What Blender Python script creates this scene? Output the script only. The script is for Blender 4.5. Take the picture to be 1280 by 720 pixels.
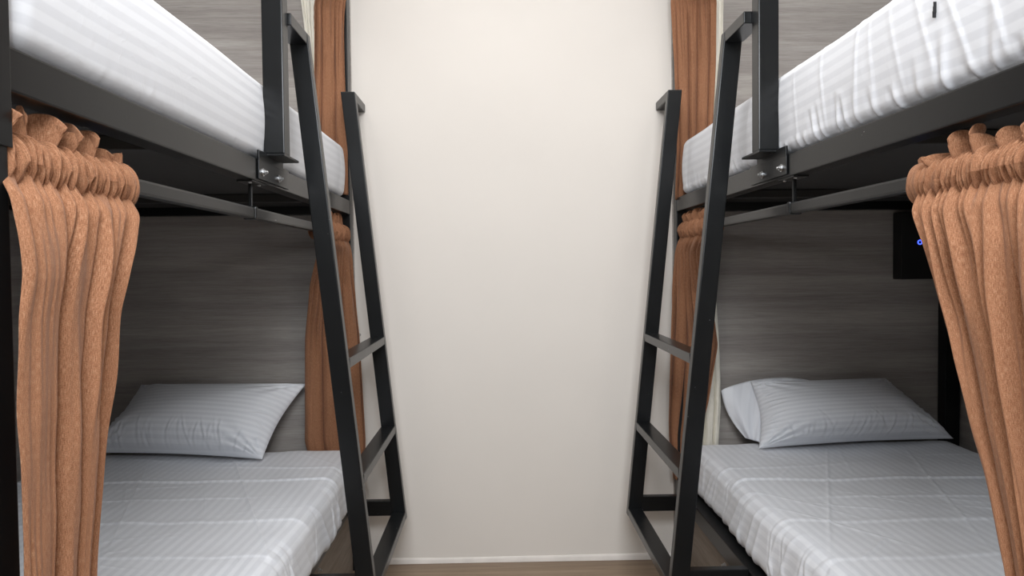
import bpy, bmesh, math, random
import numpy as np
from mathutils import Vector, Matrix

for o in list(bpy.data.objects):
    bpy.data.objects.remove(o)
S = bpy.context.scene
COL = S.collection

# ------------------------------------------------------------------ camera, world, lights, exposure
FOC, YAW, PITCH, ROLL, CAMH = 909.7, 0.0201, 0.0280, 0.0108, 1.15
fwd = Vector((math.sin(YAW) * math.cos(PITCH), math.cos(YAW) * math.cos(PITCH), -math.sin(PITCH)))
rt = Vector((math.cos(YAW), -math.sin(YAW), 0))
up = rt.cross(fwd)
r2 = math.cos(ROLL) * rt - math.sin(ROLL) * up
u2 = math.cos(ROLL) * up + math.sin(ROLL) * rt
cd = bpy.data.cameras.new('camera')
cam = bpy.data.objects.new('camera', cd)
COL.objects.link(cam)
cd.sensor_width = 36.0
cd.lens = 36.0 * FOC / 1280.0
cd.clip_start = 0.05
M = Matrix.Identity(4)
for i in range(3):
    M[i][0], M[i][1], M[i][2] = r2[i], u2[i], -fwd[i]
M[2][3] = CAMH
cam.matrix_world = M
S.camera = cam

S.view_settings.view_transform = 'Standard'
S.view_settings.look = 'None'
S.view_settings.gamma = 1.0
S.view_settings.use_curve_mapping = False
S.view_settings.exposure = 0.0

w = bpy.data.worlds.new('world')
S.world = w
w.use_nodes = True
w.node_tree.nodes['Background'].inputs[0].default_value = (0.9, 0.95, 1.0, 1)
w.node_tree.nodes['Background'].inputs[1].default_value = 0.02


def area(name, loc, target, sx, sy, power, col):
    ld = bpy.data.lights.new(name, 'AREA')
    ld.shape = 'RECTANGLE'
    ld.size, ld.size_y, ld.energy, ld.color = sx, sy, power, col
    o = bpy.data.objects.new(name, ld)
    COL.objects.link(o)
    o.location = loc
    o.rotation_euler = (Vector(target) - Vector(loc)).to_track_quat('-Z', 'Y').to_euler()
    return o


area('ceiling_lamp', (0.07, 1.2, 2.66), (0.07, 1.2, 0), 2.2, 1.9, 40, (1.0, 0.965, 0.93))
area('added_front_fill', (0.07, -0.9, 2.25), (0.07, 2.8, 0.6), 1.0, 0.5, 56, (0.92, 0.96, 1.0))  # unseen soft fill added behind the camera, standing for no real window
area('camera_flash', (-0.06, -0.06, 1.40), (0.05, 2.8, 1.25), 0.10, 0.05, 2.4, (0.97, 0.98, 1.0))

# ------------------------------------------------------------------ dimensions
D = 2.82            # head wall
XF = {-1: -0.551, 1: 0.6836}       # aisle face of each bunk


def X(s, d):
    """x of a point lying d metres behind the aisle face of the bunk on side s"""
    return XF[s] + s * d


# ------------------------------------------------------------------ materials
def newmat(name, rough=0.5, metal=0.0, spec=0.5):
    m = bpy.data.materials.new(name)
    m.use_nodes = True
    b = m.node_tree.nodes['Principled BSDF']
    b.inputs['Roughness'].default_value = rough
    b.inputs['Metallic'].default_value = metal
    b.inputs['Specular IOR Level'].default_value = spec
    return m, m.node_tree, b


def node(nt, t, **kw):
    n = nt.nodes.new(t)
    for k, v in kw.items():
        if k in n.inputs:
            n.inputs[k].default_value = v
        else:
            setattr(n, k, v)
    return n


def ramp(nt, fac, stops):
    r = nt.nodes.new('ShaderNodeValToRGB')
    while len(r.color_ramp.elements) < len(stops):
        r.color_ramp.elements.new(0.5)
    for e, (p, c) in zip(r.color_ramp.elements, stops):
        e.position = p
        e.color = tuple(c) + (1,)
    nt.links.new(fac, r.inputs[0])
    return r.outputs[0]


def coords(nt, scale, uv=False):
    tc = nt.nodes.new('ShaderNodeTexCoord')
    mp = nt.nodes.new('ShaderNodeMapping')
    mp.inputs['Scale'].default_value = scale
    nt.links.new(tc.outputs['UV' if uv else 'Object'], mp.inputs[0])
    return mp.outputs[0]


def noise(nt, vec, scale, detail=4, rough=0.55, dist=0.0):
    n = node(nt, 'ShaderNodeTexNoise', Scale=scale, Detail=detail, Roughness=rough, Distortion=dist)
    nt.links.new(vec, n.inputs['Vector'])
    return n.outputs[0]


def mix(nt, f, a, b, mode='MIX'):
    m = nt.nodes.new('ShaderNodeMix')
    m.data_type = 'RGBA'
    m.blend_type = mode
    for sock, v in ((m.inputs[0], f), (m.inputs[6], a), (m.inputs[7], b)):
        if isinstance(v, bpy.types.NodeSocket):
            nt.links.new(v, sock)
        else:
            sock.default_value = v if not isinstance(v, tuple) else tuple(v) + (1,)
    return m.outputs[2]


def bump(nt, b, h, strength, dist):
    n = node(nt, 'ShaderNodeBump', Strength=strength, Distance=dist)
    nt.links.new(h, n.inputs['Height'])
    nt.links.new(n.outputs[0], b.inputs['Normal'])


def m_metal():
    m, nt, b = newmat('black_powder_coat', 0.28, 0.0, 0.28)
    v = coords(nt, (1, 1, 1))
    c = ramp(nt, noise(nt, v, 9, 3), [(0.3, (0.0055, 0.0062, 0.007)), (0.7, (0.0075, 0.0083, 0.009))])
    chips = ramp(nt, noise(nt, coords(nt, (60, 25, 60)), 1.0, 5, 0.6), [(0.735, (0, 0, 0)), (0.75, (1, 1, 1))])
    b_c = mix(nt, chips, c, (0.35, 0.36, 0.36))
    nt.links.new(b_c, b.inputs['Base Color'])
    bump(nt, b, noise(nt, v, 700, 2), 0.06, 0.0004)
    return m


def m_plain(name, col, rough=0.5, metal=0.0, var=0.06, scale=12, bs=0.0):
    m, nt, b = newmat(name, rough, metal)
    v = coords(nt, (1, 1, 1))
    n = noise(nt, v, scale, 4)
    a = tuple(x * (1 - var) for x in col)
    c = tuple(min(1, x * (1 + var)) for x in col)
    nt.links.new(ramp(nt, n, [(0.3, a), (0.7, c)]), b.inputs['Base Color'])
    if bs:
        bump(nt, b, noise(nt, v, 160, 3), bs, 0.001)
    return m


def m_wood(name, dark, mid, light, axis_scale=(1.5, 1.5, 40), rough=0.55):
    m, nt, b = newmat(name, rough, 0, 0.2)
    v = coords(nt, axis_scale)
    fine = noise(nt, coords(nt, tuple(q * 3.2 for q in axis_scale)), 3.0, 5, 0.65)
    n1 = noise(nt, v, 1.0, 6, 0.6, 0.9)
    c = ramp(nt, n1, [(0.30, dark), (0.5, mid), (0.68, light)])
    f = ramp(nt, fine, [(0.36, (0.80, 0.80, 0.80)), (0.56, (1, 1, 1))])
    c = mix(nt, 0.8, c, f, 'MULTIPLY')
    # broad boards of slightly different tone, as printed on the laminate
    bands = noise(nt, coords(nt, tuple(0.02 if q < 5 else 7.0 for q in axis_scale)), 1.3, 1, 0.3)
    bb = ramp(nt, bands, [(0.40, (0.86, 0.84, 0.83)), (0.60, (1.08, 1.07, 1.05))])
    c = mix(nt, 1.0, c, bb, 'MULTIPLY')
    nt.links.new(c, b.inputs['Base Color'])
    bump(nt, b, fine, 0.15, 0.0008)
    return m


def m_sheet():
    """white sateen with woven lengthwise stripes; uv.x runs across the stripes in metres"""
    m, nt, b = newmat('white_striped_sateen', 0.6, 0, 0.25)
    tc = nt.nodes.new('ShaderNodeTexCoord')
    sp = nt.nodes.new('ShaderNodeSeparateXYZ')
    nt.links.new(tc.outputs['UV'], sp.inputs[0])
    mu = node(nt, 'ShaderNodeMath', operation='MULTIPLY')
    mu.inputs[1].default_value = 2 * math.pi / 0.026
    nt.links.new(sp.outputs[0], mu.inputs[0])
    sn = node(nt, 'ShaderNodeMath', operation='SINE')
    nt.links.new(mu.outputs[0], sn.inputs[0])
    sc = node(nt, 'ShaderNodeMath', operation='MULTIPLY_ADD')
    sc.inputs[1].default_value = 0.5
    sc.inputs[2].default_value = 0.5
    nt.links.new(sn.outputs[0], sc.inputs[0])
    col = ramp(nt, sc.outputs[0], [(0.36, (0.695, 0.718, 0.765)), (0.64, (0.765, 0.788, 0.832))])
    nt.links.new(col, b.inputs['Base Color'])
    rr = ramp(nt, sc.outputs[0], [(0.38, (0.42,) * 3), (0.62, (0.7,) * 3)])
    nt.links.new(rr, b.inputs['Roughness'])
    b.inputs['Sheen Weight'].default_value = 0.15
    # small creases of crumpled cotton
    h1 = noise(nt, coords(nt, (1, 1, 1)), 11, 2, 0.5, 1.5)
    ab = node(nt, 'ShaderNodeMath', operation='SUBTRACT')
    ab.inputs[1].default_value = 0.5
    nt.links.new(h1, ab.inputs[0])
    ab2 = node(nt, 'ShaderNodeMath', operation='ABSOLUTE')
    nt.links.new(ab.outputs[0], ab2.inputs[0])
    h = ramp(nt, ab2.outputs[0], [(0.0, (1, 1, 1)), (0.10, (0, 0, 0))])
    h = mix(nt, 0.85, h, noise(nt, coords(nt, (1, 1, 1)), 9, 4, 0.6, 0.8))
    bump(nt, b, h, 0.22, 0.004)
    return m


def m_linen():
    """terracotta slub linen; uv.y runs down the curtain in metres"""
    m, nt, b = newmat('terracotta_linen', 0.85, 0, 0.15)
    n1 = noise(nt, coords(nt, (900, 120, 1), True), 1.0, 4, 0.65)
    n2 = noise(nt, coords(nt, (200, 30, 1), True), 1.0, 3, 0.6)
    n3 = noise(nt, coords(nt, (260, 900, 1), True), 1.0, 2, 0.5)
    c = ramp(nt, n1, [(0.30, (0.19, 0.082, 0.042)), (0.50, (0.305, 0.142, 0.076)), (0.70, (0.47, 0.272, 0.168))])
    c = mix(nt, 0.75, c, ramp(nt, n2, [(0.35, (0.93, 0.91, 0.89)), (0.65, (1.05, 1.05, 1.04))]), 'MULTIPLY')
    c = mix(nt, 0.7, c, ramp(nt, n3, [(0.38, (0.72, 0.69, 0.66)), (0.62, (1.15, 1.15, 1.15))]), 'MULTIPLY')
    nt.links.new(c, b.inputs['Base Color'])
    b.inputs['Sheen Weight'].default_value = 0.08
    bump(nt, b, n1, 0.2, 0.0004)
    return m


MET = m_metal()
WALL = m_plain('warm_white_paint', (0.755, 0.715, 0.668), 0.75, 0, 0.012, 3, 0.05)
CEIL = m_plain('ceiling_paint', (0.80, 0.79, 0.77), 0.8)
SKIRT = m_plain('white_skirting', (0.78, 0.74, 0.70), 0.7)
WOOD = m_wood('grey_wood_laminate', (0.325, 0.302, 0.285), (0.385, 0.362, 0.343), (0.44, 0.418, 0.40))
BASEWOOD = m_wood('brown_grey_laminate', (0.20, 0.165, 0.135), (0.26, 0.22, 0.185), (0.31, 0.27, 0.23), (22, 1.2, 22))
FLOORM = m_wood('brown_floor_laminate', (0.20, 0.145, 0.10), (0.28, 0.21, 0.15), (0.36, 0.28, 0.21), (0.9, 20, 0.9), 0.5)
DECK = m_plain('dark_stained_board', (0.018, 0.017, 0.016), 0.7)
SHEET = m_sheet()
LINEN = m_linen()
LINER = m_plain('cream_lining', (0.82, 0.785, 0.69), 0.8, 0, 0.03, 30)
STEEL = m_plain('zinc_steel', (0.62, 0.63, 0.64), 0.28, 1.0)
BOXM = m_plain('black_plastic', (0.006, 0.006, 0.007), 0.45)
THREAD = m_plain('black_thread', (0.01, 0.01, 0.012), 0.8)
GREYP = m_plain('grey_plug', (0.42, 0.40, 0.38), 0.7)
LED, _nt, _b = newmat('blue_led', 0.4)
_b.inputs['Base Color'].default_value = (0.02, 0.04, 0.6, 1)
_b.inputs['Emission Color'].default_value = (0.05, 0.10, 1.0, 1)
_b.inputs['Emission Strength'].default_value = 3.0


# ------------------------------------------------------------------ object helpers
def link(name, bm, mat, parent=None, smooth=False, origin=None):
    me = bpy.data.meshes.new(name)
    bmesh.ops.recalc_face_normals(bm, faces=bm.faces)
    bm.to_mesh(me)
    bm.free()
    return linkme(name, me, mat, parent, smooth)


def linkme(name, me, mat, parent=None, smooth=False):
    me.materials.append(mat)
    if smooth:
        me.polygons.foreach_set('use_smooth', [True] * len(me.polygons))
    o = bpy.data.objects.new(name, me)
    COL.objects.link(o)
    if parent is not None:
        o.parent = parent
        # parents are Empties at a base point or meshes in world coordinates
        b = base_of(parent)
        me.transform(Matrix.Translation(-b))
    return o


def base_of(o):
    v = Vector((0, 0, 0))
    while o is not None:
        v = v + o.location
        o = o.parent
    return v


def thing(name, label, cat, loc=(0, 0, 0), group=None):
    o = bpy.data.objects.new(name, None)
    COL.objects.link(o)
    o.empty_display_size = 0.05
    o.location = loc
    tag(o, label, cat, group)
    return o


def tag(o, label, cat, group=None):
    o['label'] = label
    o['category'] = cat
    if group:
        o['group'] = group
    return o


def hexa(bm, c, bev=0.0):
    """box from eight corners: bottom four then top four, both in the same turn"""
    vs = [bm.verts.new(p) for p in c]
    fs = [bm.faces.new([vs[i] for i in f]) for f in
          ((3, 2, 1, 0), (4, 5, 6, 7), (0, 1, 5, 4), (1, 2, 6, 5), (2, 3, 7, 6), (3, 0, 4, 7))]
    if bev:
        bmesh.ops.bevel(bm, geom=list({e for f in fs for e in f.edges}), offset=bev, segments=2,
                        affect='EDGES', profile=0.6)


def box(bm, x0, x1, y0, y1, z0, z1, bev=0.002):
    x0, x1 = min(x0, x1), max(x0, x1)
    hexa(bm, [(x0, y0, z0), (x1, y0, z0), (x1, y1, z0), (x0, y1, z0),
              (x0, y0, z1), (x1, y0, z1), (x1, y1, z1), (x0, y1, z1)], bev)


def boxo(name, mat, parent, *a, bev=0.002):
    bm = bmesh.new()
    box(bm, *a, bev=bev)
    return link(name, bm, mat, parent)


def struct(name, bm, mat):
    o = link(name, bm, mat)
    o['kind'] = 'structure'
    return o


def lathe_x(bm, cx, cy, cz, s, prof, n=6, rot=0.0):
    """profile of (distance along +s x, radius) revolved about the x axis"""
    rings = []
    for dx, r in prof:
        rings.append([bm.verts.new((cx + s * dx, cy + r * math.cos(rot + 2 * math.pi * k / n),
                                    cz + r * math.sin(rot + 2 * math.pi * k / n))) for k in range(n)])
    for a, b in zip(rings, rings[1:]):
        for k in range(n):
            bm.faces.new((a[k], a[(k + 1) % n], b[(k + 1) % n], b[k]))
    bm.faces.new(rings[0])
    bm.faces.new(rings[-1])


def bolt(s, y, z, parent, d=0.0, head=0.0085):
    """washer, hexagon head and domed end, sticking out towards the aisle"""
    bm = bmesh.new()
    x = X(s, d)
    lathe_x(bm, x, y, z, -s, [(0, head * 1.25), (0.0016, head * 1.25)], 20)
    lathe_x(bm, x, y, z, -s, [(0.0016, head * 0.95), (0.0055, head * 0.95), (0.0065, head * 0.78)], 6, 0.3)
    lathe_x(bm, x, y, z, -s, [(0.006, head * 0.5), (0.0105, head * 0.48), (0.012, head * 0.3)], 12)
    return link('bolt', bm, STEEL, parent)


# ------------------------------------------------------------------ numeric helpers
def vnoise1(x, seed):
    r = np.random.RandomState(seed).rand(4096)
    x = np.asarray(x, float) + 1000.0
    i = np.floor(x).astype(int)
    f = x - i
    f = f * f * (3 - 2 * f)
    return (r[i % 4096] * (1 - f) + r[(i + 1) % 4096] * f) * 2 - 1


def vnoise2(x, y, seed):
    r = np.random.RandomState(seed).rand(256, 256)
    x = np.asarray(x, float) + 500.0
    y = np.asarray(y, float) + 500.0
    i = np.floor(x).astype(int)
    j = np.floor(y).astype(int)
    f = x - i
    g = y - j
    f = f * f * (3 - 2 * f)
    g = g * g * (3 - 2 * g)
    i0, i1, j0, j1 = i % 256, (i + 1) % 256, j % 256, (j + 1) % 256
    return ((r[i0, j0] * (1 - f) + r[i1, j0] * f) * (1 - g) + (r[i0, j1] * (1 - f) + r[i1, j1] * f) * g) * 2 - 1


def sstep(a, b, x):
    t = np.clip((np.asarray(x, float) - a) / (b - a), 0, 1)
    return t * t * (3 - 2 * t)


def gridmesh(name, P, UV):
    """P (nv, nu, 3) and UV (nv, nu, 2) to a quad sheet"""
    nv, nu = P.shape[:2]
    idx = np.arange(nv * nu).reshape(nv, nu)
    q = np.stack([idx[:-1, :-1], idx[:-1, 1:], idx[1:, 1:], idx[1:, :-1]], -1).reshape(-1, 4)
    me = bpy.data.meshes.new(name)
    me.from_pydata(P.reshape(-1, 3).tolist(), [], q.tolist())
    uvl = me.uv_layers.new(name='UVMap')
    uvl.data.foreach_set('uv', UV.reshape(-1, 2)[q.reshape(-1)].astype(np.float32).ravel())
    return me


# ------------------------------------------------------------------ the room
LX, RX = -1.66, 1.80
bm = bmesh.new(); box(bm, LX - 0.1, RX + 0.1, -4.7, D + 0.1, -0.1, 0.0, 0); struct('floor', bm, FLOORM)
bm = bmesh.new(); box(bm, LX - 0.1, RX + 0.1, -4.7, D + 0.1, 2.70, 2.80, 0); struct('ceiling', bm, CEIL)
bm = bmesh.new(); box(bm, LX - 0.1, RX + 0.1, D, D + 0.1, 0, 2.70, 0); struct('wall_back', bm, WALL)
bm = bmesh.new(); box(bm, LX - 0.1, LX, -4.6, D, 0, 2.70, 0); struct('wall_left', bm, WALL)
bm = bmesh.new(); box(bm, RX, RX + 0.1, -4.6, D, 0, 2.70, 0); struct('wall_right', bm, WALL)
bm = bmesh.new(); box(bm, LX - 0.1, RX + 0.1, -4.7, -4.6, 0, 2.70, 0); struct('wall_front', bm, WALL)
# thin cove skirting: its top edge wavers a little like the caulked strip of the photograph
bm = bmesh.new()
prof = [(0.0, 0.021), (0.003, 0.020), (0.006, 0.015), (0.008, 0.007), (0.009, 0.0)]
xs = np.linspace(-0.545, 0.680, 60)
rows = []
for x in xs:
    k = 1 + 0.12 * float(vnoise1(x * 9, 3))
    rows.append([bm.verts.new((x, D - a * k, h * k)) for a, h in prof] + [bm.verts.new((x, D, 0))])
for a, b in zip(rows, rows[1:]):
    for k in range(len(prof)):
        bm.faces.new((a[k], a[k + 1], b[k + 1], b[k]))
bb = struct('baseboard_back', bm, SKIRT)

for s, side in ((-1, 'left'), (1, 'right')):
    t = boxo('wood_panel', WOOD, None, X(s, -0.002), X(s, 1.10), D - 0.012, D - 0.001, 0.001, 2.45, bev=0.001)
    tag(t, f'grey wood-grain laminate panel on the wall at the head of the {side} bunk', 'wall panel')
for s, side, xw in ((-1, 'left', LX), (1, 'right', RX)):
    t = boxo('wood_panel', WOOD, None, xw - s * 0.001, xw - s * 0.010, 0.80, D - 0.014, 0.001, 2.45, bev=0.001)
    tag(t, f'long grey wood-grain panel on the {side} side wall along the bunk', 'wall panel')
bm = bmesh.new()
bmesh.ops.create_cone(bm, cap_ends=True, segments=20, radius1=0.006, radius2=0.004, depth=0.003,
                      matrix=Matrix.Translation((-0.535, D - 0.0015, 0.897)) @ Matrix.Rotation(math.pi / 2, 4, 'X'))
tag(link('wall_plug', bm, GREYP), 'small grey screw plug in the white wall behind the left ladder', 'plug')


# ------------------------------------------------------------------ bunk beds
YN0, YN1 = 0.790, 0.838     # near posts
YF0, YF1 = 2.758, 2.806     # far posts
BW = 1.095


def bunk(s, side):
    t = thing('bunk_bed', f'black steel bunk bed frame standing along the {side} wall of the aisle', 'bunk bed',
              (X(s, BW / 2), 1.8, 0), 'bunk beds facing each other across the aisle')
    for d0, d1 in ((0, 0.048), (BW - 0.058, BW)):
        for y0, y1 in ((YN0, YN1), (YF0, YF1)):
            boxo('post', MET, t, X(s, d0), X(s, d1), y0, y1, 0, 2.38, bev=0.0025)
    # upper and lower side rails, end rails
    for z0, z1 in ((1.357, 1.409), (0.250, 0.306), (2.33, 2.38)):
        boxo('side_rail', MET, t, X(s, 0.001), X(s, 0.041), YN1, YF0, z0, z1, bev=0.003)
        boxo('side_rail', MET, t, X(s, BW - 0.05), X(s, BW - 0.01), YN1, YF0, z0, z1, bev=0.003)
        for y0 in (YN0 + 0.005, YF0 + 0.004):
            boxo('end_rail', MET, t, X(s, 0.048), X(s, BW - 0.058), y0, y0 + 0.04, z0, z1, bev=0.003)
    for z in (1.362, 0.256):
        k = 0
        for y in np.linspace(1.3, 2.3, 2):
            boxo('cross_beam', DECK, t, X(s, 0.041), X(s, BW - 0.05), y - 0.015, y + 0.015, z, z + 0.025, bev=0.002)
        boxo('deck_board', DECK, t, X(s, 0.043), X(s, BW - 0.052), YN1 + 0.002, YF0 - 0.002, z + 0.026, z + 0.038, bev=0)
    # panel closing the space below the lower berth, with its bolt
    p = boxo('side_panel', BASEWOOD, t, X(s, 0.012), X(s, 0.028), YN1, YF0, 0.0, 0.250, bev=0.001)
    p['label'] = 'brown-grey wood-grain panel under the lower berth'
    bolt(s, 2.215 if s > 0 else 2.235, 0.222, t, 0.012, 0.0065)
    # short upright of the ladder opening, on its angle bracket
    gp = boxo('guard_post', MET, t, X(s, 0.006), X(s, -0.044), 1.767, 1.815, 1.4295, 2.33, bev=0.003)
    bm = bmesh.new()
    box(bm, X(s, 0.0), X(s, -0.004), 1.70, 1.94, 1.362, 1.4115, 0.001)
    box(bm, X(s, 0.010), X(s, -0.046), 1.760, 1.885, 1.4235, 1.4290, 0.001)
    box(bm, X(s, 0.0005), X(s, -0.0045), 1.700, 1.890, 1.405, 1.4290, 0.001)
    br = link('angle_bracket', bm, MET, t)
    for y in (1.727, 1.852):
        bolt(s, y, 1.380, br, -0.004, 0.0075)
    # gusset where the near post meets the upper rail
    boxo('gusset_plate', MET, t, X(s, 0.0), X(s, -0.003), YN0, YN1 + 0.004, 1.292, 1.75, bev=0.001)
    # square curtain rods and their hangers, below each frame
    for zr, top in ((1.271, 1.357), (2.245, 2.33)):
        rod = boxo('curtain_rod', MET, t, X(s, 0.011), X(s, 0.037), YN1, YF0, zr, zr + 0.026, bev=0.005)
        for y in (1.72,):
            bm = bmesh.new()
            e = 0.0025
            box(bm, X(s, 0.011 - e), X(s, 0.037 + e), y - 0.009, y + 0.009, zr - e, zr + 0.026 + e, 0.0045)
            box(bm, X(s, 0.020), X(s, 0.028), y - 0.004, y + 0.004, zr + 0.028, top, 0.001)
            box(bm, X(s, 0.004), X(s, 0.040), y - 0.045, y + 0.045, top - 0.004, top, 0.001)
            hg = link('rod_hanger', bm, MET, rod)
        for yy in (y - 0.032, y + 0.032):
            bm = bmesh.new()
            bmesh.ops.create_uvsphere(bm, u_segments=12, v_segments=6, radius=0.0045,
                                      matrix=Matrix.Translation((X(s, 0.014), yy, top - 0.005)) @ Matrix.Diagonal((1, 1, 0.6, 1)))
            link('hanger_screw', bm, STEEL, rod, True)
    return t


bunk(-1, 'left')
bunk(1, 'right')

# ------------------------------------------------------------------ ladders
LZT, LZB = 1.781, 0.243


def ladder(s, side, xt, xb):
    t = thing('ladder', f'black steel ladder leaning out from the {side} bunk bed into the aisle', 'ladder',
              ((xt + xb) / 2, 2.3, LZB), 'ladders fixed to the bunk beds')
    W = 0.050

    def xo(z):
        return xb + (xt - xb) * (z - LZB) / (LZT - LZB)

    for y0, y1 in ((1.966, 1.998), (2.612, 2.644)):
        bm = bmesh.new()
        z0, z1 = LZB, LZT
        a, b, c, d = xo(z0), xo(z0) + s * W, xo(z1), xo(z1) + s * W
        hexa(bm, [(a, y0, z0), (b, y0, z0), (b, y1, z0), (a, y1, z0),
                  (c, y0, z1), (d, y0, z1), (d, y1, z1), (c, y1, z1)], 0.003)
        link('stringer', bm, MET, t)
    for z in (0.907, 0.5854):
        boxo('rung', MET, t, xo(z - 0.014), xo(z - 0.014) + s * W, 1.998, 2.612, z - 0.028, z, bev=0.0025)
    boxo('bottom_bar', MET, t, xo(0.256), xo(0.256) + s * W, 1.998, 2.612, LZB, LZB + 0.028, bev=0.0025)
    for y0 in (1.968, 2.614):
        boxo('foot_bar', MET, t, xo(0.285) + s * (W - 0.002), X(s, 0.0), y0, y0 + 0.028, 0.258, 0.312, bev=0.0025)
    # handles at the top: one to the short upright, one to the wall
    boxo('top_bar', MET, t, xo(LZT), xo(LZT) + s * W, 1.815, 1.967, LZT - 0.030, LZT, bev=0.0025)
    boxo('wall_bar', MET, t, xo(LZT), xo(LZT) + s * W, 2.643, D, LZT - 0.030, LZT, bev=0.0025)
    return t


ladder(-1, 'left', -0.499, -0.339)
ladder(1, 'right', 0.620, 0.464)


# ------------------------------------------------------------------ mattresses in fitted sheets
def mattress(s, d0, d1, y0, y1, z0, z1, r, wr, label, slope=0.0, ntop=130, rows=440):
    """rounded box built as a closed grid; wr(d, y, zrel, side) gives the outward wrinkle"""
    # cross-section path (d, z) around front side, top, back side; then end caps by rounding in y
    H = z1 - z0
    Wd = d1 - d0
    nf, nb = 60, 10
    # path parameter: from the bottom centre, out to the front, up, over the top, down the back, back to centre
    pts = []
    pts += [(d, 0.0, 'u') for d in np.linspace(0.25, 0.0, 14)[:-1]]
    pts += [(0.0, z, 'f') for z in np.linspace(0, H, nf)[:-1]]
    pts += [(d, H, 't') for d in np.concatenate([np.linspace(0, 0.5 * Wd, ntop)[:-1], np.linspace(0.5 * Wd, Wd, 120 if ntop > 60 else 14)])[:-1]]
    pts += [(Wd, z, 'b') for z in np.linspace(H, 0, nb)[:-1]]
    pts += [(d, 0.0, 'v') for d in np.linspace(Wd, 0.25, 12)]
    pd = np.array([p[0] for p in pts])
    pz = np.array([p[1] for p in pts])
    fr = np.array([p[2] == 'f' for p in pts], float)
    # round the corners: clamp to the inner rectangle, push out by r
    cd_, cz_ = np.clip(pd, r, Wd - r), np.clip(pz, r, H - r)
    vd, vz = pd - cd_, pz - cz_
    L = np.sqrt(vd ** 2 + vz ** 2)
    k = np.where(L > 1e-9, r / np.maximum(L, 1e-9), 0)
    corner = (np.abs(vd) > 1e-9) & (np.abs(vz) > 1e-9)
    k = np.where(corner, k, np.where(L > 1e-9, 1.0, 0))
    k = np.where(corner, r / np.maximum(L, 1e-9), k)
    qd, qz = cd_ + vd * np.where(corner, k, 1), cz_ + vz * np.where(corner, k, 1)
    seg = np.sqrt(np.diff(qd) ** 2 + np.diff(qz) ** 2)
    arc = np.concatenate([[0], np.cumsum(seg)])
    nd = np.gradient(qz)
    nz = -np.gradient(qd)
    nl = np.sqrt(nd ** 2 + nz ** 2)
    nd, nz = -nd / nl, -nz / nl          # outward
    # rows along y, with rounded ends
    e = np.linspace(0, 1, 9)
    yy = np.concatenate([y0 + r * (1 - np.cos(e * math.pi / 2)), np.linspace(y0 + r, y1 - r, rows)[1:-1],
                         y1 - r * (1 - np.cos(e[::-1] * math.pi / 2))])
    ins = np.concatenate([r * (1 - np.sin(e * math.pi / 2)), np.zeros(rows - 2), r * (1 - np.sin(e[::-1] * math.pi / 2))])
    ny = len(yy)
    A = np.broadcast_to(qd, (ny, len(qd)))
    Z = np.broadcast_to(qz, (ny, len(qz)))
    Y = np.broadcast_to(yy[:, None], A.shape)
    I = ins[:, None] * 0.4
    A2 = A - nd * I
    Z2 = Z - nz * I
    zr = Z / H
    dd = A
    nd, nz = nd.copy(), nz.copy()
    w_ = wr(dd, Y, zr, np.broadcast_to(nd, A.shape), np.broadcast_to(nz, A.shape))
    fade = 1 - ins[:, None] / r
    A3 = A2 + nd * w_ * fade - slope * (1 - zr) * np.clip(1 - dd / 0.2, 0, 1)
    Z3 = Z2 + nz * w_ * fade
    P = np.stack([XF[s] + s * (d0 + A3), Y + 0 * A3, z0 + Z3], -1)
    UV = np.stack([np.broadcast_to(arc, A.shape) + 0.004 * vnoise2(Y * 3, A * 3, 5), Y], -1)
    # close the ends with a single fan-like row at the middle of the section
    cap0 = P[0].copy(); cap1 = P[-1].copy()
    c0 = np.array([XF[s] + s * (d0 + Wd / 2), y0 + 0.0, z0 + H / 2]); c1 = np.array([XF[s] + s * (d0 + Wd / 2), y1, z0 + H / 2])
    P = np.concatenate([(cap0 * 0 + c0)[None], (cap0 * .5 + c0 * .5)[None], P, (cap1 * .5 + c1 * .5)[None], (cap1 * 0 + c1)[None]])
    UV = np.concatenate([UV[:1], UV[:1], UV, UV[-1:], UV[-1:]])
    me = gridmesh('mattress', P, UV)
    b = bmesh.new()
    b.from_mesh(me)
    bmesh.ops.remove_doubles(b, verts=b.verts, dist=0.00005)
    bmesh.ops.recalc_face_normals(b, faces=b.faces)
    b.to_mesh(me)
    b.free()
    o = linkme('mattress', me, SHEET, None, True)
    for f in me.polygons:          # flat ends
        if abs(f.center[1] - y0) < 1e-3 or abs(f.center[1] - y1) < 1e-3:
            f.use_smooth = False
    tag(o, label, 'mattress', 'mattresses on the bunk beds')
    return o


def ridge(p, c, w_, h):
    """crisp fold of the cloth: steep on one side, easy on the other"""
    t = (p - c) / w_
    return h * np.where(t < 0, np.exp(-(t * 1.0) ** 2), np.exp(-(t * 0.35) ** 2) * 0.9)


def crease(p, w_, h):
    """narrow raised line"""
    return h * np.exp(-(p / w_) ** 2)


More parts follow.
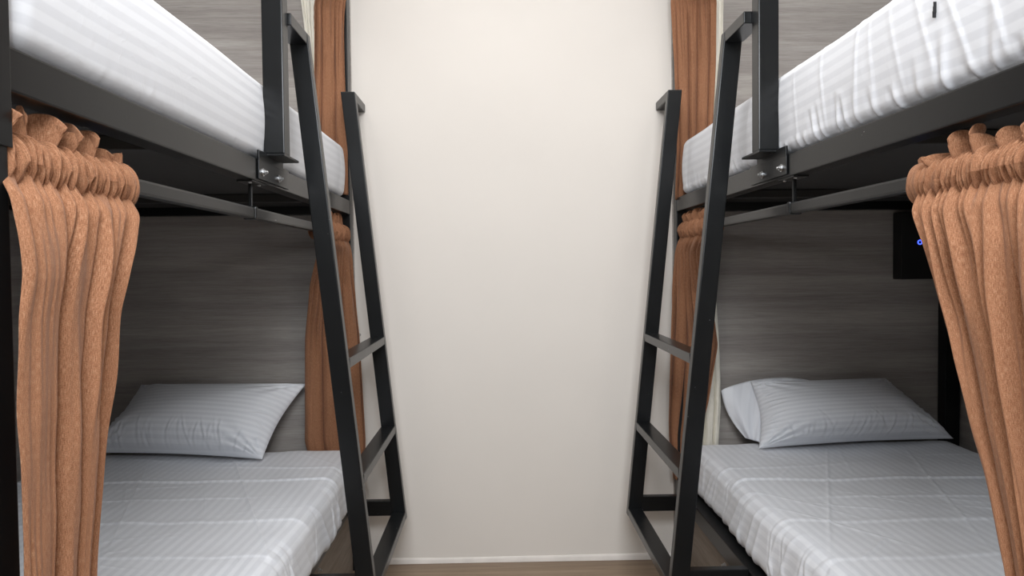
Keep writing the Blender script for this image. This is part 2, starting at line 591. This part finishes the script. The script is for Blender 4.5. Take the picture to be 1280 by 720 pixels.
def wr_low(seed, yc, drape):
    rs = np.random.RandomState(seed)
    side_lines = [(y, rs.uniform(-0.25, 0.25), rs.uniform(0.4, 1.0), rs.uniform(0, 6)) for y in np.sort(rs.uniform(0.9, 2.7, 26))]
    diag = [(rs.uniform(0.1, 0.95), rs.uniform(-0.7, 0.3), rs.uniform(-1.4, 1.4), rs.uniform(0.07, 0.22), rs.uniform(0.001, 0.0022)) for _ in range(26)]

    def f(d, y, zr, nd, nz):
        topm = np.clip(nz, 0, 1)
        sidem = np.clip(np.abs(nd), 0, 1)
        yw = y + 0.008 * vnoise2(d * 3, d * 0, seed + 1) - 0.10 * np.clip(0.16 - d, 0, 1) ** 1.0
        a = ridge(yw, yc, 0.0065, 0.0058)
        a = a + ridge(yw + 0.03 * d, yc - 0.16, 0.006, 0.0026) * sstep(0.08, 0.3, d)
        a = a + ridge(yw - 0.09 * d, yc + 0.13, 0.007, 0.0028) * sstep(0.6, 0.3, d)
        a = a + ridge(yw + 0.02 * d, yc - 0.36, 0.008, 0.0032)
        a = a + ridge(yw - 0.05 * d, yc - 0.62, 0.008, 0.0026)
        for q, (m0, c0, hh) in enumerate(((0.45, 0.30, 0.0032), (0.35, 0.62, 0.0028), (0.62, 0.82, 0.0026))):
            p = d - (c0 + m0 * (y - yc))
            a = a + crease(p, 0.005, hh) * sstep(0.75, 0.15, np.abs(y - yc + 0.1))
        for (dc, yo, an, ln, hh) in diag:
            ca, sa = math.cos(an), math.sin(an)
            q1 = (d - dc) * ca + (y - yc - yo) * sa
            q2 = -(d - dc) * sa + (y - yc - yo) * ca + 0.25 * q1 ** 2
            a = a + crease(q2, 0.0055, hh) * np.exp(-(q1 / ln) ** 2)
        a = a + 0.0035 * vnoise2(d * 6, y * 5, seed + 2) + 0.0022 * vnoise2(d * 13, y * 10, seed + 3)
        # the side: cloth hanging loosely, long thin creases running down from the edge
        yy_ = y + 0.05 * (1 - zr) * vnoise1(y * 3, seed + 7)
        s1 = vnoise1(yy_ * 7, seed + 4)
        s2 = 1 - np.abs(vnoise1(yy_ * 17 + zr * 1.3, seed + 5))
        b = drape * (s1 * 0.010 + (s2 ** 2 - 0.4) * 0.008) * (1.15 - 0.85 * zr)
        for (y0_, sl, am, ph) in side_lines:
            p = y - y0_ - sl * (1 - zr) * 0.18 - 0.012 * np.sin(zr * 4 + ph)
            b = b + crease(p, 0.0065, 0.0055 * am * drape) * sstep(1.15, 0.7, zr + 0.25 * am)
            b = b - crease(p - 0.012, 0.008, 0.003 * am * drape)
        return a * topm + b * sidem
    return f


def wr_up(seed, pucker, lines):
    rs = np.random.RandomState(seed)
    pk = np.cumsum(rs.uniform(0.028, 0.075, 60)) + 0.86
    pk = pk[pk < 2.7]
    pkp = [(y, rs.uniform(0.15, 0.5), rs.uniform(-0.2, 0.35), rs.uniform(0.3, 1.0)) for y in pk]

    def f(d, y, zr, nd, nz):
        topm = np.clip(nz, 0, 1)
        sidem = np.clip(np.abs(nd), 0, 1)
        a = 0.002 * vnoise2(d * 5, y * 4, seed)
        b = 0.010 * np.sin(np.clip(zr, 0, 1) * math.pi) + 0.0025 * vnoise2(zr * 2, y * 4, seed + 1) * pucker
        b = b + pucker * 0.0045 * vnoise2(zr * 1.5 + y * 2, y * 13, seed + 2) * (1 - zr)
        for (y0_, hh, sl, am) in pkp:
            t = np.clip(zr / hh, 0, 1)
            p = y - y0_ - sl * 0.2 * zr
            fadez = (1 - t) ** 0.8
            b = b + crease(p, 0.006 + 0.008 * t, 0.0085 * am * pucker) * fadez
            b = b - crease(p - 0.014, 0.006 + 0.006 * t, 0.0075 * am * pucker) * fadez
        for (y0_, sl, hh) in lines:
            p = y - y0_ - sl * zr + 0.006 * np.sin(zr * 5)
            b = b + ridge(p, 0, 0.0035, hh * 0.45) * sstep(0.0, 0.2, zr)
        return a * topm + b * sidem
    return f


mattress(-1, -0.030, 1.03, 0.875, 2.725, 0.312, 0.478, 0.045, wr_low(11, 2.315, 1.0),
         'lower left mattress in white striped sheet, below the upper berth', slope=0.018)
mattress(1, 0.040, 1.035, 0.875, 2.725, 0.312, 0.480, 0.045, wr_low(31, 2.23, 1.0),
         'lower right mattress in rumpled white striped sheet with loosely hanging side', slope=0.022)
ml = mattress(-1, 0.012, 1.03, 0.87, 2.715, 1.411, 1.612, 0.030, wr_up(51, 0.06, ()),
              'upper left mattress with smooth white striped sheet on the top bunk', ntop=30)
mr = mattress(1, 0.012, 1.03, 0.87, 2.705, 1.411, 1.620, 0.030, wr_up(71, 1.0, ((1.52, 0.02, 0.004), (1.395, -0.02, 0.0045), (1.325, 0.01, 0.003), (1.22, 0.05, 0.003), (1.13, 0.06, 0.004), (1.05, 0.07, 0.005), (0.98, 0.05, 0.005), (1.66, 0.02, 0.0025))),
              'upper right mattress with puckered white striped sheet and a black thread', ntop=30)
bm = bmesh.new()
tx, ty, tz = 0.6836 - 0.001, 1.127, 1.542
for k, (yo, zo, ww) in enumerate(((-0.0006, 0.008, 0.0004), (0.0, 0.001, 0.0008), (0.0010, -0.006, 0.0010))):
    box(bm, tx - 0.002, tx + 0.003, ty + yo - ww, ty + yo + ww, tz + zo - 0.005, tz + zo + 0.005, 0.0003)
link('loose_thread', bm, THREAD, mr)['label'] = 'short black thread stuck to the sheet'


# ------------------------------------------------------------------ pillows
def pillow(c, T, label, seed, side, flap=None):
    """c: four corners front-inner, front-outer, back-outer, back-inner; T: half thickness"""
    FL, FR, BR, BL = [np.array(p, float) for p in c]
    n = 170
    u = np.linspace(0, 1, n)
    U, V = np.meshgrid(u, u)
    # pull the edges in between the corners so the corners stay as points
    Uc = U + 0.0 * V
    pin = 0.035
    Vc = V + pin * np.sin(U * math.pi) * (1 - 2 * V) * np.abs(1 - 2 * V) ** 2
    Uc = U + pin * np.sin(V * math.pi) * (1 - 2 * U) * np.abs(1 - 2 * U) ** 2
    base = (FL * ((1 - Uc) * (1 - Vc))[..., None] + FR * (Uc * (1 - Vc))[..., None]
            + BR * (Uc * Vc)[..., None] + BL * ((1 - Uc) * Vc)[..., None])
    nrm = np.cross(FR - FL, BL - FL)
    if nrm[2] < 0:
        nrm = -nrm
    nrm /= np.linalg.norm(nrm)
    a = np.abs(2 * U - 1)
    b = np.abs(2 * V - 1)
    bs = np.abs((V - 0.30) / np.where(V < 0.30, 0.30, 0.70))
    th = T * ((1 - a ** 3.0).clip(0) ** 0.60) * ((1 - bs ** 2.0).clip(0) ** 0.62)
    # wrinkles: rays from the seams and corners, fading towards the crown
    edge = (1 - th / T)
    rs = np.random.RandomState(seed)
    wr = 0.006 * vnoise2(U * 4, V * 4, seed + 3) * (1 - b) * 1.2
    for _ in range(46):            # short pulls standing on the front seam
        uc, hh, sl, am = rs.uniform(0.03, 0.97), rs.uniform(0.12, 0.42), rs.uniform(-0.25, 0.25), rs.uniform(0.4, 1.0)
        p = U - uc - sl * V
        wr = wr + (crease(p, 0.007, 0.0038 * am) - crease(p - 0.013, 0.008, 0.0025 * am)) * (1 - sstep(0.3 * hh, hh, V))
    for _ in range(22):            # pulls from the two ends
        vc, hh, sl, am = rs.uniform(0.05, 0.95), rs.uniform(0.06, 0.20), rs.uniform(-0.6, 0.6), rs.uniform(0.4, 1.0)
        q = U if rs.rand() < 0.5 else 1 - U
        p = V - vc - sl * q
        wr = wr + (crease(p, 0.013, 0.0045 * am) - crease(p - 0.025, 0.014, 0.003 * am)) * (1 - sstep(0.3 * hh, hh, q))
    for (cu, cv) in ((0, 0), (1, 0), (1, 1), (0, 1)):
        ang = np.arctan2(V - cv, U - cu)
        dist = np.hypot(U - cu, V - cv)
        wr = wr + 0.005 * np.sin(ang * 17 + seed + cu) * np.exp(-(dist / 0.28) ** 2) * sstep(0, 0.1, dist)
    rim = sstep(0.0, 0.10, np.minimum(1 - a, 1 - b))
    top = base + nrm * (th + wr * rim)[..., None]
    bot = base - nrm * (th * 0.42)[..., None]
    bot[..., 2] = np.maximum(bot[..., 2], 0.481)
    top[..., 1] = np.minimum(top[..., 1], D - 0.02)
    bot[..., 1] = np.minimum(bot[..., 1], D - 0.016)
    L = 0.42
    UV = np.stack([V * L + 0.01 * np.sin(U * 3), U * 0.65], -1)
    me = gridmesh('pillow', np.concatenate([top, bot[::-1]]), np.concatenate([UV, UV[::-1]]))
    # weld the rim
    b_ = bmesh.new()
    b_.from_mesh(me)
    bmesh.ops.remove_doubles(b_, verts=b_.verts, dist=0.0006)
    bmesh.ops.holes_fill(b_, edges=[e for e in b_.edges if e.is_boundary], sides=0)
    bmesh.ops.recalc_face_normals(b_, faces=b_.faces)
    b_.to_mesh(me)
    b_.free()
    o = linkme('pillow', me, SHEET, None, True)
    tag(o, label, 'pillow')
    if flap:
        A, B, C, Dd = [np.array(p, float) for p in flap]
        n = 40
        u = np.linspace(0, 1, n)
        U, V = np.meshgrid(u, u)
        P = (A * ((1 - U) * (1 - V))[..., None] + B * (U * (1 - V))[..., None]
             + C * (U * V)[..., None] + Dd * ((1 - U) * V)[..., None])
        bul = 0.022 * np.sin(U * math.pi) ** 0.8 * np.sin(V * math.pi) ** 0.6 \
            + 0.006 * np.sin(U * 16 + V * 3) * np.sin(V * math.pi) ** 0.5
        P = P + np.array([-0.45, -0.85, 0.2]) * bul[..., None]
        P[..., 0] -= 0.02 * np.sin(V * math.pi) * U
        P[..., 2] += 0.030 * np.sin(math.pi * U) ** 0.7 * (1 - V) ** 2
        me = gridmesh('pillowcase_end', P, np.stack([U * 0.12, V * 0.2], -1))
        f = linkme('pillowcase_end', me, SHEET, o, True)
        sd = f.modifiers.new('thick', 'SOLIDIFY')
        sd.thickness = 0.002
        f['label'] = 'loose open end of the pillowcase folded back'
    return o


pillow([(-0.825, 2.535, 0.492), (-1.46, 2.635, 0.500), (-1.335, 2.735, 0.728), (-0.722, 2.745, 0.722)], 0.120,
       'white striped pillow propped against the wood panel on the lower left bunk', 3, -1)
pillow([(0.930, 2.575, 0.492), (1.690, 2.655, 0.497), (1.475, 2.735, 0.715), (0.955, 2.725, 0.710)], 0.125,
       'white striped pillow with folded-back case end on the lower right bunk', 8, 1,
       flap=[(1.20, 2.745, 0.702), (0.850, 2.750, 0.672), (0.925, 2.700, 0.500), (0.965, 2.640, 0.496)])


# ------------------------------------------------------------------ curtains
def lerp_keys(keys, z):
    """keys: list of (z, (x,y) start, (x,y) end) from the top down"""
    zs = np.array([k[0] for k in keys][::-1])
    out = []
    for q in (1, 2):
        for ax in (0, 1):
            v = np.array([k[q][ax] for k in keys][::-1])
            out.append(np.interp(z, zs, v))
    return out


def smooth1(a, n=3):
    for _ in range(n):
        p = np.concatenate([a[:1], a, a[-1:]])
        a = (p[:-2] + p[1:-1] * 2 + p[2:]) / 4
    return a


def drape(name, mat, parent, keys, nu, nv, seed, top_n, top_a, low_n, low_a, merge=0.3, side=1, hem=0.0, label=None, gw=1.0, phase=0.0):
    z0, z1 = keys[0][0], keys[-1][0]
    v = np.linspace(0, 1, nv) ** 1.15
    z = z0 + (z1 - z0) * v
    sx, sy, ex, ey = [smooth1(a, 6) for a in lerp_keys(keys, z)]
    u = np.linspace(0, 1, nu)
    U = np.broadcast_to(u, (nv, nu))
    Vv = np.broadcast_to(v[:, None], (nv, nu))
    dx, dy = ex - sx, ey - sy
    L = np.sqrt(dx ** 2 + dy ** 2)
    nx, ny = dy / L, -dx / L
    # both fold patterns wander a little on the way down
    ut = U + 0.30 / top_n * vnoise1(U * top_n * 0.7, seed) + 0.10 / top_n * vnoise1(Vv * 6, seed + 1)
    f1 = np.sin(2 * math.pi * ut * top_n) * (0.7 + 0.5 * vnoise1(U * top_n * 0.5, seed + 2))
    ul = U + 0.38 / low_n * vnoise1(U * low_n * 0.9 + 3, seed + 3) + 0.08 / low_n * vnoise2(Vv * 2.5, U * 3, seed + 4)
    ph = ul * low_n + phase
    f2 = np.abs(np.sin(math.pi * ph)) ** 0.5 * 2 - 1.2
    f2 = f2 * (0.85 + 0.25 * vnoise1(np.floor(ph) * 1.7, seed + 5))
    # middle sized folds that die out
    f3 = np.sin(2 * math.pi * (U * low_n * 2.3 + 0.25 * vnoise1(U * 7, seed + 6)) + 1.2)
    wl = sstep(0.02, merge, Vv)
    wt = 1 - sstep(0.0, merge * 0.8, Vv + 0.06 * vnoise1(U * top_n * 0.6, seed + 8))
    wm = sstep(0.0, merge * 0.4, Vv) * (1 - sstep(merge * 0.6, merge * 1.7, Vv + 0.15 * vnoise1(U * 9, seed + 9)))
    disp = top_a * wt * f1 + low_a * wl * f2 + 0.32 * low_a * wm * f3
    disp = disp + 0.0022 * vnoise2(U * 14, Vv * 16, seed + 7) + 0.08 * low_a * vnoise2(U * 40, Vv * 7, seed + 12)
    # sideways sway makes folds lean over each other
    sway = low_a * 0.35 * wl * np.cos(math.pi * ph) / np.maximum(L[:, None], 0.02)
    Uq = U + np.clip(sway, -0.03, 0.03) * np.sin(U * math.pi)
    Px = sx[:, None] + dx[:, None] * Uq + side * nx[:, None] * disp
    Py = sy[:, None] + dy[:, None] * Uq + side * ny[:, None] * disp
    Pz = np.broadcast_to(z[:, None], (nv, nu)) + hem * (U - 0.5) * Vv
    UV = np.stack([U * gw, Pz], -1)
    me = gridmesh(name, np.stack([Px, Py, Pz], -1), UV)
    o = linkme(name, me, mat, parent, True)
    sd = o.modifiers.new('thick', 'SOLIDIFY')
    sd.thickness = 0.0016
    if label:
        o['label'] = label
    return o


def heading(parent, s, ya, yb, seed, zrod=1.284, d=0.024, pocket_h=0.034, ruffle_h=0.055, n=13, mat=None, endflare=0.0, out=0.0):
    """gathered rod pocket and the ruffle standing above it, between ya and yb on the rod"""
    mat = mat or LINEN
    L = yb - ya
    nu, na = int(max(120, L * 1300)), 30
    u = np.linspace(0, 1, nu)
    a = np.linspace(0, 2 * math.pi, na)
    U, A = np.meshgrid(u, a)
    # irregular ridges running around the rod
    sl = 0.02 * vnoise1(U * n * 0.6, seed)
    uu = U + sl * np.sin(A) + 0.35 / n * vnoise1(U * n * 0.5, seed + 1)
    g1 = np.abs(np.sin(math.pi * uu * n * 1.15)) ** 0.7
    g2 = np.sin(2 * math.pi * uu * n * 1.9 + 2 * vnoise1(U * 20, seed + 2))
    R = 0.021 + 0.0095 * g1 + 0.0028 * g2 + 0.003 * vnoise2(U * 30, A * 1.2, seed + 3)
    fl = endflare * np.exp(-((1 - U) / 0.12) ** 2)
    R = 0.021 + (R - 0.021) * (1 - 0.75 * (endflare > 0) * sstep(0.80, 0.95, U)) + fl
    asp = pocket_h / 0.034
    P = np.stack([X(s, d) - s * (np.cos(A) * R * 0.92) - s * out, ya + L * U + 0.004 * vnoise2(U * 25, A, seed + 4),
                  zrod - 0.004 + np.sin(A) * R * 1.12 * asp], -1)
    P[-1] = P[0]
    me = gridmesh('rod_pocket', P, np.stack([U * L * 2.5, A * 0.02], -1))
    linkme('rod_pocket', me, mat, parent, True)
    # ruffle: starts tight at the pocket and flares into stiff uneven pleats
    nv = 22
    v = np.linspace(0, 1, nv)
    U, V = np.meshgrid(u, v)
    uu = U + 0.45 / n * vnoise1(U * n * 0.55, seed + 5)
    m = n * 0.42
    f = np.sin(2 * math.pi * uu * m)
    f = np.sign(f) * np.abs(f) ** 0.75
    big = vnoise1(U * m * 0.8, seed + 6)
    amp = 0.003 + 0.024 * V ** 0.8 * (0.75 + 0.6 * big)
    ends = 1 - 0.85 * sstep(0.88, 1.0, U)
    amp = amp * ends
    hgt = ruffle_h * (0.80 + 0.30 * vnoise1(U * m * 1.1, seed + 7) + 0.10 * np.cos(4 * math.pi * uu * m))
    hgt = hgt * (1 - 0.38 * (endflare > 0) * sstep(0.70, 0.84, U))
    zz = zrod + 0.014 + V * hgt
    lim = zrod + 0.069 if zrod < 2 else 9
    offx = f * amp
    Px = X(s, d) - s * (offx + 0.004 - 0.002 * V) - s * out
    # pleats that reach in front of the rail may rise past its lower edge, the others stay below
    Pz = np.minimum(zz, lim)
    Py = ya + L * U + np.cos(2 * math.pi * uu * m) * 0.010 * V * ends + 0.004 * V * big
    me = gridmesh('ruffle', np.stack([Px, Py, Pz], -1), np.stack([U * L * 2.5, V * 0.05], -1))
    o = linkme('ruffle', me, mat, parent, True)
    sd = o.modifiers.new('thick', 'SOLIDIFY')
    sd.thickness = 0.0016


# near curtains of the lower berths
t = thing('curtain', 'orange-brown linen curtain gathered on the rod at the near left post', 'curtain', (-0.54, 0.98, 0.2),
          'orange-brown curtains on the bunk beds')
heading(t, -1, 0.836, 1.132, 21, endflare=0.010, ruffle_h=0.050, n=15)
drape('drape', LINEN, t, [(1.285, (-0.566, 0.838), (-0.566, 1.098)), (1.262, (-0.560, 0.832), (-0.560, 1.118)),
                         (1.235, (-0.540, 0.822), (-0.543, 1.108)), (1.19, (-0.532, 0.815), (-0.538, 1.078)),
                         (1.15, (-0.530, 0.812), (-0.538, 1.052)), (1.10, (-0.530, 0.802), (-0.538, 1.030)),
                         (1.00, (-0.530, 0.798), (-0.538, 1.015)), (0.85, (-0.530, 0.798), (-0.538, 0.985)),
                         (0.75, (-0.530, 0.798), (-0.538, 0.965)), (0.15, (-0.530, 0.798), (-0.538, 0.935))],
      460, 240, 5, 15, 0.007, 3.0, 0.019, merge=0.13, side=1, gw=0.75)
t = thing('curtain', 'orange-brown linen curtain gathered on the rod and swept towards the near right post', 'curtain',
          (0.67, 0.95, 0.2), 'orange-brown curtains on the bunk beds')
heading(t, 1, 0.836, 1.195, 43, endflare=0.010, ruffle_h=0.050, n=17)
drape('drape', LINEN, t, [(1.285, (0.698, 0.838), (0.698, 1.150)), (1.262, (0.692, 0.832), (0.690, 1.175)),
                         (1.235, (0.674, 0.822), (0.672, 1.160)), (1.18, (0.662, 0.812), (0.664, 1.118)),
                         (1.11, (0.660, 0.808), (0.664, 1.090)), (1.04, (0.660, 0.806), (0.664, 1.056)),
                         (0.91, (0.660, 0.806), (0.664, 1.000)), (0.80, (0.660, 0.806), (0.664, 0.952)),
                         (0.74, (0.660, 0.806), (0.664, 0.932)), (0.15, (0.660, 0.806), (0.664, 0.880))],
      460, 240, 9, 17, 0.007, 4.4, 0.017, merge=0.18, side=-1, gw=0.85, phase=0.4)

# far curtains of the lower berths
t = thing('curtain', 'orange-brown linen curtain behind the left ladder, tucked beside the lower pillow', 'curtain',
          (-0.6, 2.7, 0.3), 'orange-brown curtains on the bunk beds')
heading(t, -1, 2.34, 2.735, 65, n=14, ruffle_h=0.058)
drape('drape', LINEN, t, [(1.29, (-0.570, 2.345), (-0.570, 2.735)), (1.262, (-0.565, 2.345), (-0.562, 2.735)), (1.235, (-0.565, 2.37), (-0.550, 2.738)), (1.20, (-0.605, 2.47), (-0.547, 2.742)),
                         (1.10, (-0.665, 2.60), (-0.540, 2.748)), (0.90, (-0.712, 2.70), (-0.522, 2.750)),
                         (0.50, (-0.735, 2.755), (-0.508, 2.765)), (0.36, (-0.70, 2.760), (-0.515, 2.765))],
      300, 160, 15, 16, 0.005, 4.0, 0.017, merge=0.3, side=1, gw=0.75)
t = thing('curtain', 'orange-brown linen curtain behind the right ladder, hanging over the lower mattress edge', 'curtain',
          (0.72, 2.7, 0.3), 'orange-brown curtains on the bunk beds')
heading(t, 1, 2.34, 2.735, 77, n=14, ruffle_h=0.058)
drape('drape', LINEN, t, [(1.29, (0.702, 2.345), (0.702, 2.735)), (1.262, (0.698, 2.345), (0.694, 2.735)), (1.235, (0.69, 2.37), (0.682, 2.738)), (1.20, (0.70, 2.45), (0.674, 2.742)),
                         (1.05, (0.77, 2.62), (0.668, 2.748)), (0.85, (0.825, 2.71), (0.658, 2.752)),
                         (0.62, (0.80, 2.755), (0.652, 2.760)), (0.50, (0.765, 2.76), (0.652, 2.765)),
                         (0.33, (0.72, 2.76), (0.668, 2.765))],
      300, 160, 19, 16, 0.005, 4.0, 0.015, merge=0.3, side=-1, gw=0.75)

# curtains of the upper berths
t = thing('curtain', 'orange-brown linen curtain tucked behind the far end of the upper left mattress', 'curtain',
          (-0.6, 2.72, 1.5), 'orange-brown curtains on the bunk beds')
heading(t, -1, 2.40, 2.735, 81, zrod=2.258, n=12)
drape('drape', LINEN, t, [(2.235, (-0.560, 2.45), (-0.546, 2.735)), (2.10, (-0.645, 2.64), (-0.556, 2.740)),
                         (1.90, (-0.668, 2.73), (-0.560, 2.745)),
                         (1.60, (-0.688, 2.745), (-0.556, 2.752)), (1.43, (-0.68, 2.745), (-0.556, 2.752))],
      260, 120, 25, 14, 0.005, 3.0, 0.012, merge=0.25, side=1, gw=0.7)
t = thing('curtain', 'orange-brown linen curtain hanging at the far end of the upper right mattress', 'curtain',
          (0.75, 2.72, 1.5), 'orange-brown curtains on the bunk beds')
heading(t, 1, 2.40, 2.735, 83, zrod=2.258, n=12)
drape('drape', LINEN, t, [(2.235, (0.70, 2.45), (0.662, 2.735)), (2.12, (0.81, 2.66), (0.662, 2.740)),
                         (1.90, (0.828, 2.735), (0.674, 2.745)),
                         (1.60, (0.815, 2.745), (0.684, 2.752)), (1.40, (0.79, 2.745), (0.676, 2.752))],
      260, 120, 29, 14, 0.005, 4.0, 0.011, merge=0.25, side=-1, gw=0.7, phase=0.3)

# cream linings behind them
o = drape('curtain_lining', LINER, None, [(2.24, (-0.730, 2.765), (-0.640, 2.770)), (2.05, (-0.712, 2.768), (-0.650, 2.772)),
                                          (1.85, (-0.692, 2.770), (-0.655, 2.774)), (1.66, (-0.685, 2.772), (-0.66, 2.776)), (1.43, (-0.68, 2.772), (-0.66, 2.776))],
          90, 80, 35, 4, 0.004, 2.0, 0.009, side=1)
tag(o, 'cream curtain lining beside the orange-brown curtain of the upper left berth', 'curtain')
o = drape('curtain_lining', LINER, None, [(2.24, (0.868, 2.768), (0.78, 2.770)), (2.00, (0.866, 2.770), (0.79, 2.772)),
                                          (1.85, (0.845, 2.771), (0.79, 2.774)), (1.66, (0.826, 2.772), (0.77, 2.776)), (1.43, (0.80, 2.772), (0.75, 2.776))],
          90, 80, 37, 4, 0.004, 2.0, 0.007, side=-1)
tag(o, 'narrow cream curtain lining at the inner edge of the upper right berth curtain', 'curtain')
o = drape('curtain_lining', LINER, None, [(1.25, (0.80, 2.745), (0.70, 2.765)), (1.05, (0.835, 2.768), (0.74, 2.775)), (0.80, (0.853, 2.775), (0.77, 2.780)),
                                          (0.60, (0.856, 2.775), (0.775, 2.780)), (0.40, (0.842, 2.775), (0.775, 2.780))],
          110, 90, 39, 4, 0.004, 2.5, 0.012, side=-1)
tag(o, 'cream curtain lining between the right ladder and the lower right pillow', 'curtain')


# ------------------------------------------------------------------ control boxes on the head wall
def control_box(s, side, label):
    t = thing('control_box', label, 'control box', (X(s, 0.97), D - 0.04, 1.085))
    boxo('housing', BOXM, t, X(s, 0.858), X(s, 1.000), D - 0.070, D - 0.012, 1.089, 1.346, bev=0.004)
    bm = bmesh.new()
    c = Vector((X(s, 0.931), D - 0.0705, 1.230))
    n = 28
    rings = []
    for r, y in ((0.0095, 0.0), (0.0092, -0.0012), (0.0058, -0.0012), (0.0055, 0.0)):
        rings.append([bm.verts.new(c + Vector((r * math.cos(2 * math.pi * k / n), y, r * math.sin(2 * math.pi * k / n)))) for k in range(n)])
    for q in range(3):
        for k in range(n):
            bm.faces.new((rings[q][k], rings[q][(k + 1) % n], rings[q + 1][(k + 1) % n], rings[q + 1][k]))
    link('indicator_ring', bm, LED, t)['label'] = 'glowing blue ring light'


control_box(-1, 'left', 'black control box by the near left curtain edge, mostly hidden')
control_box(1, 'right', 'black control box with glowing blue ring above the lower right pillow')
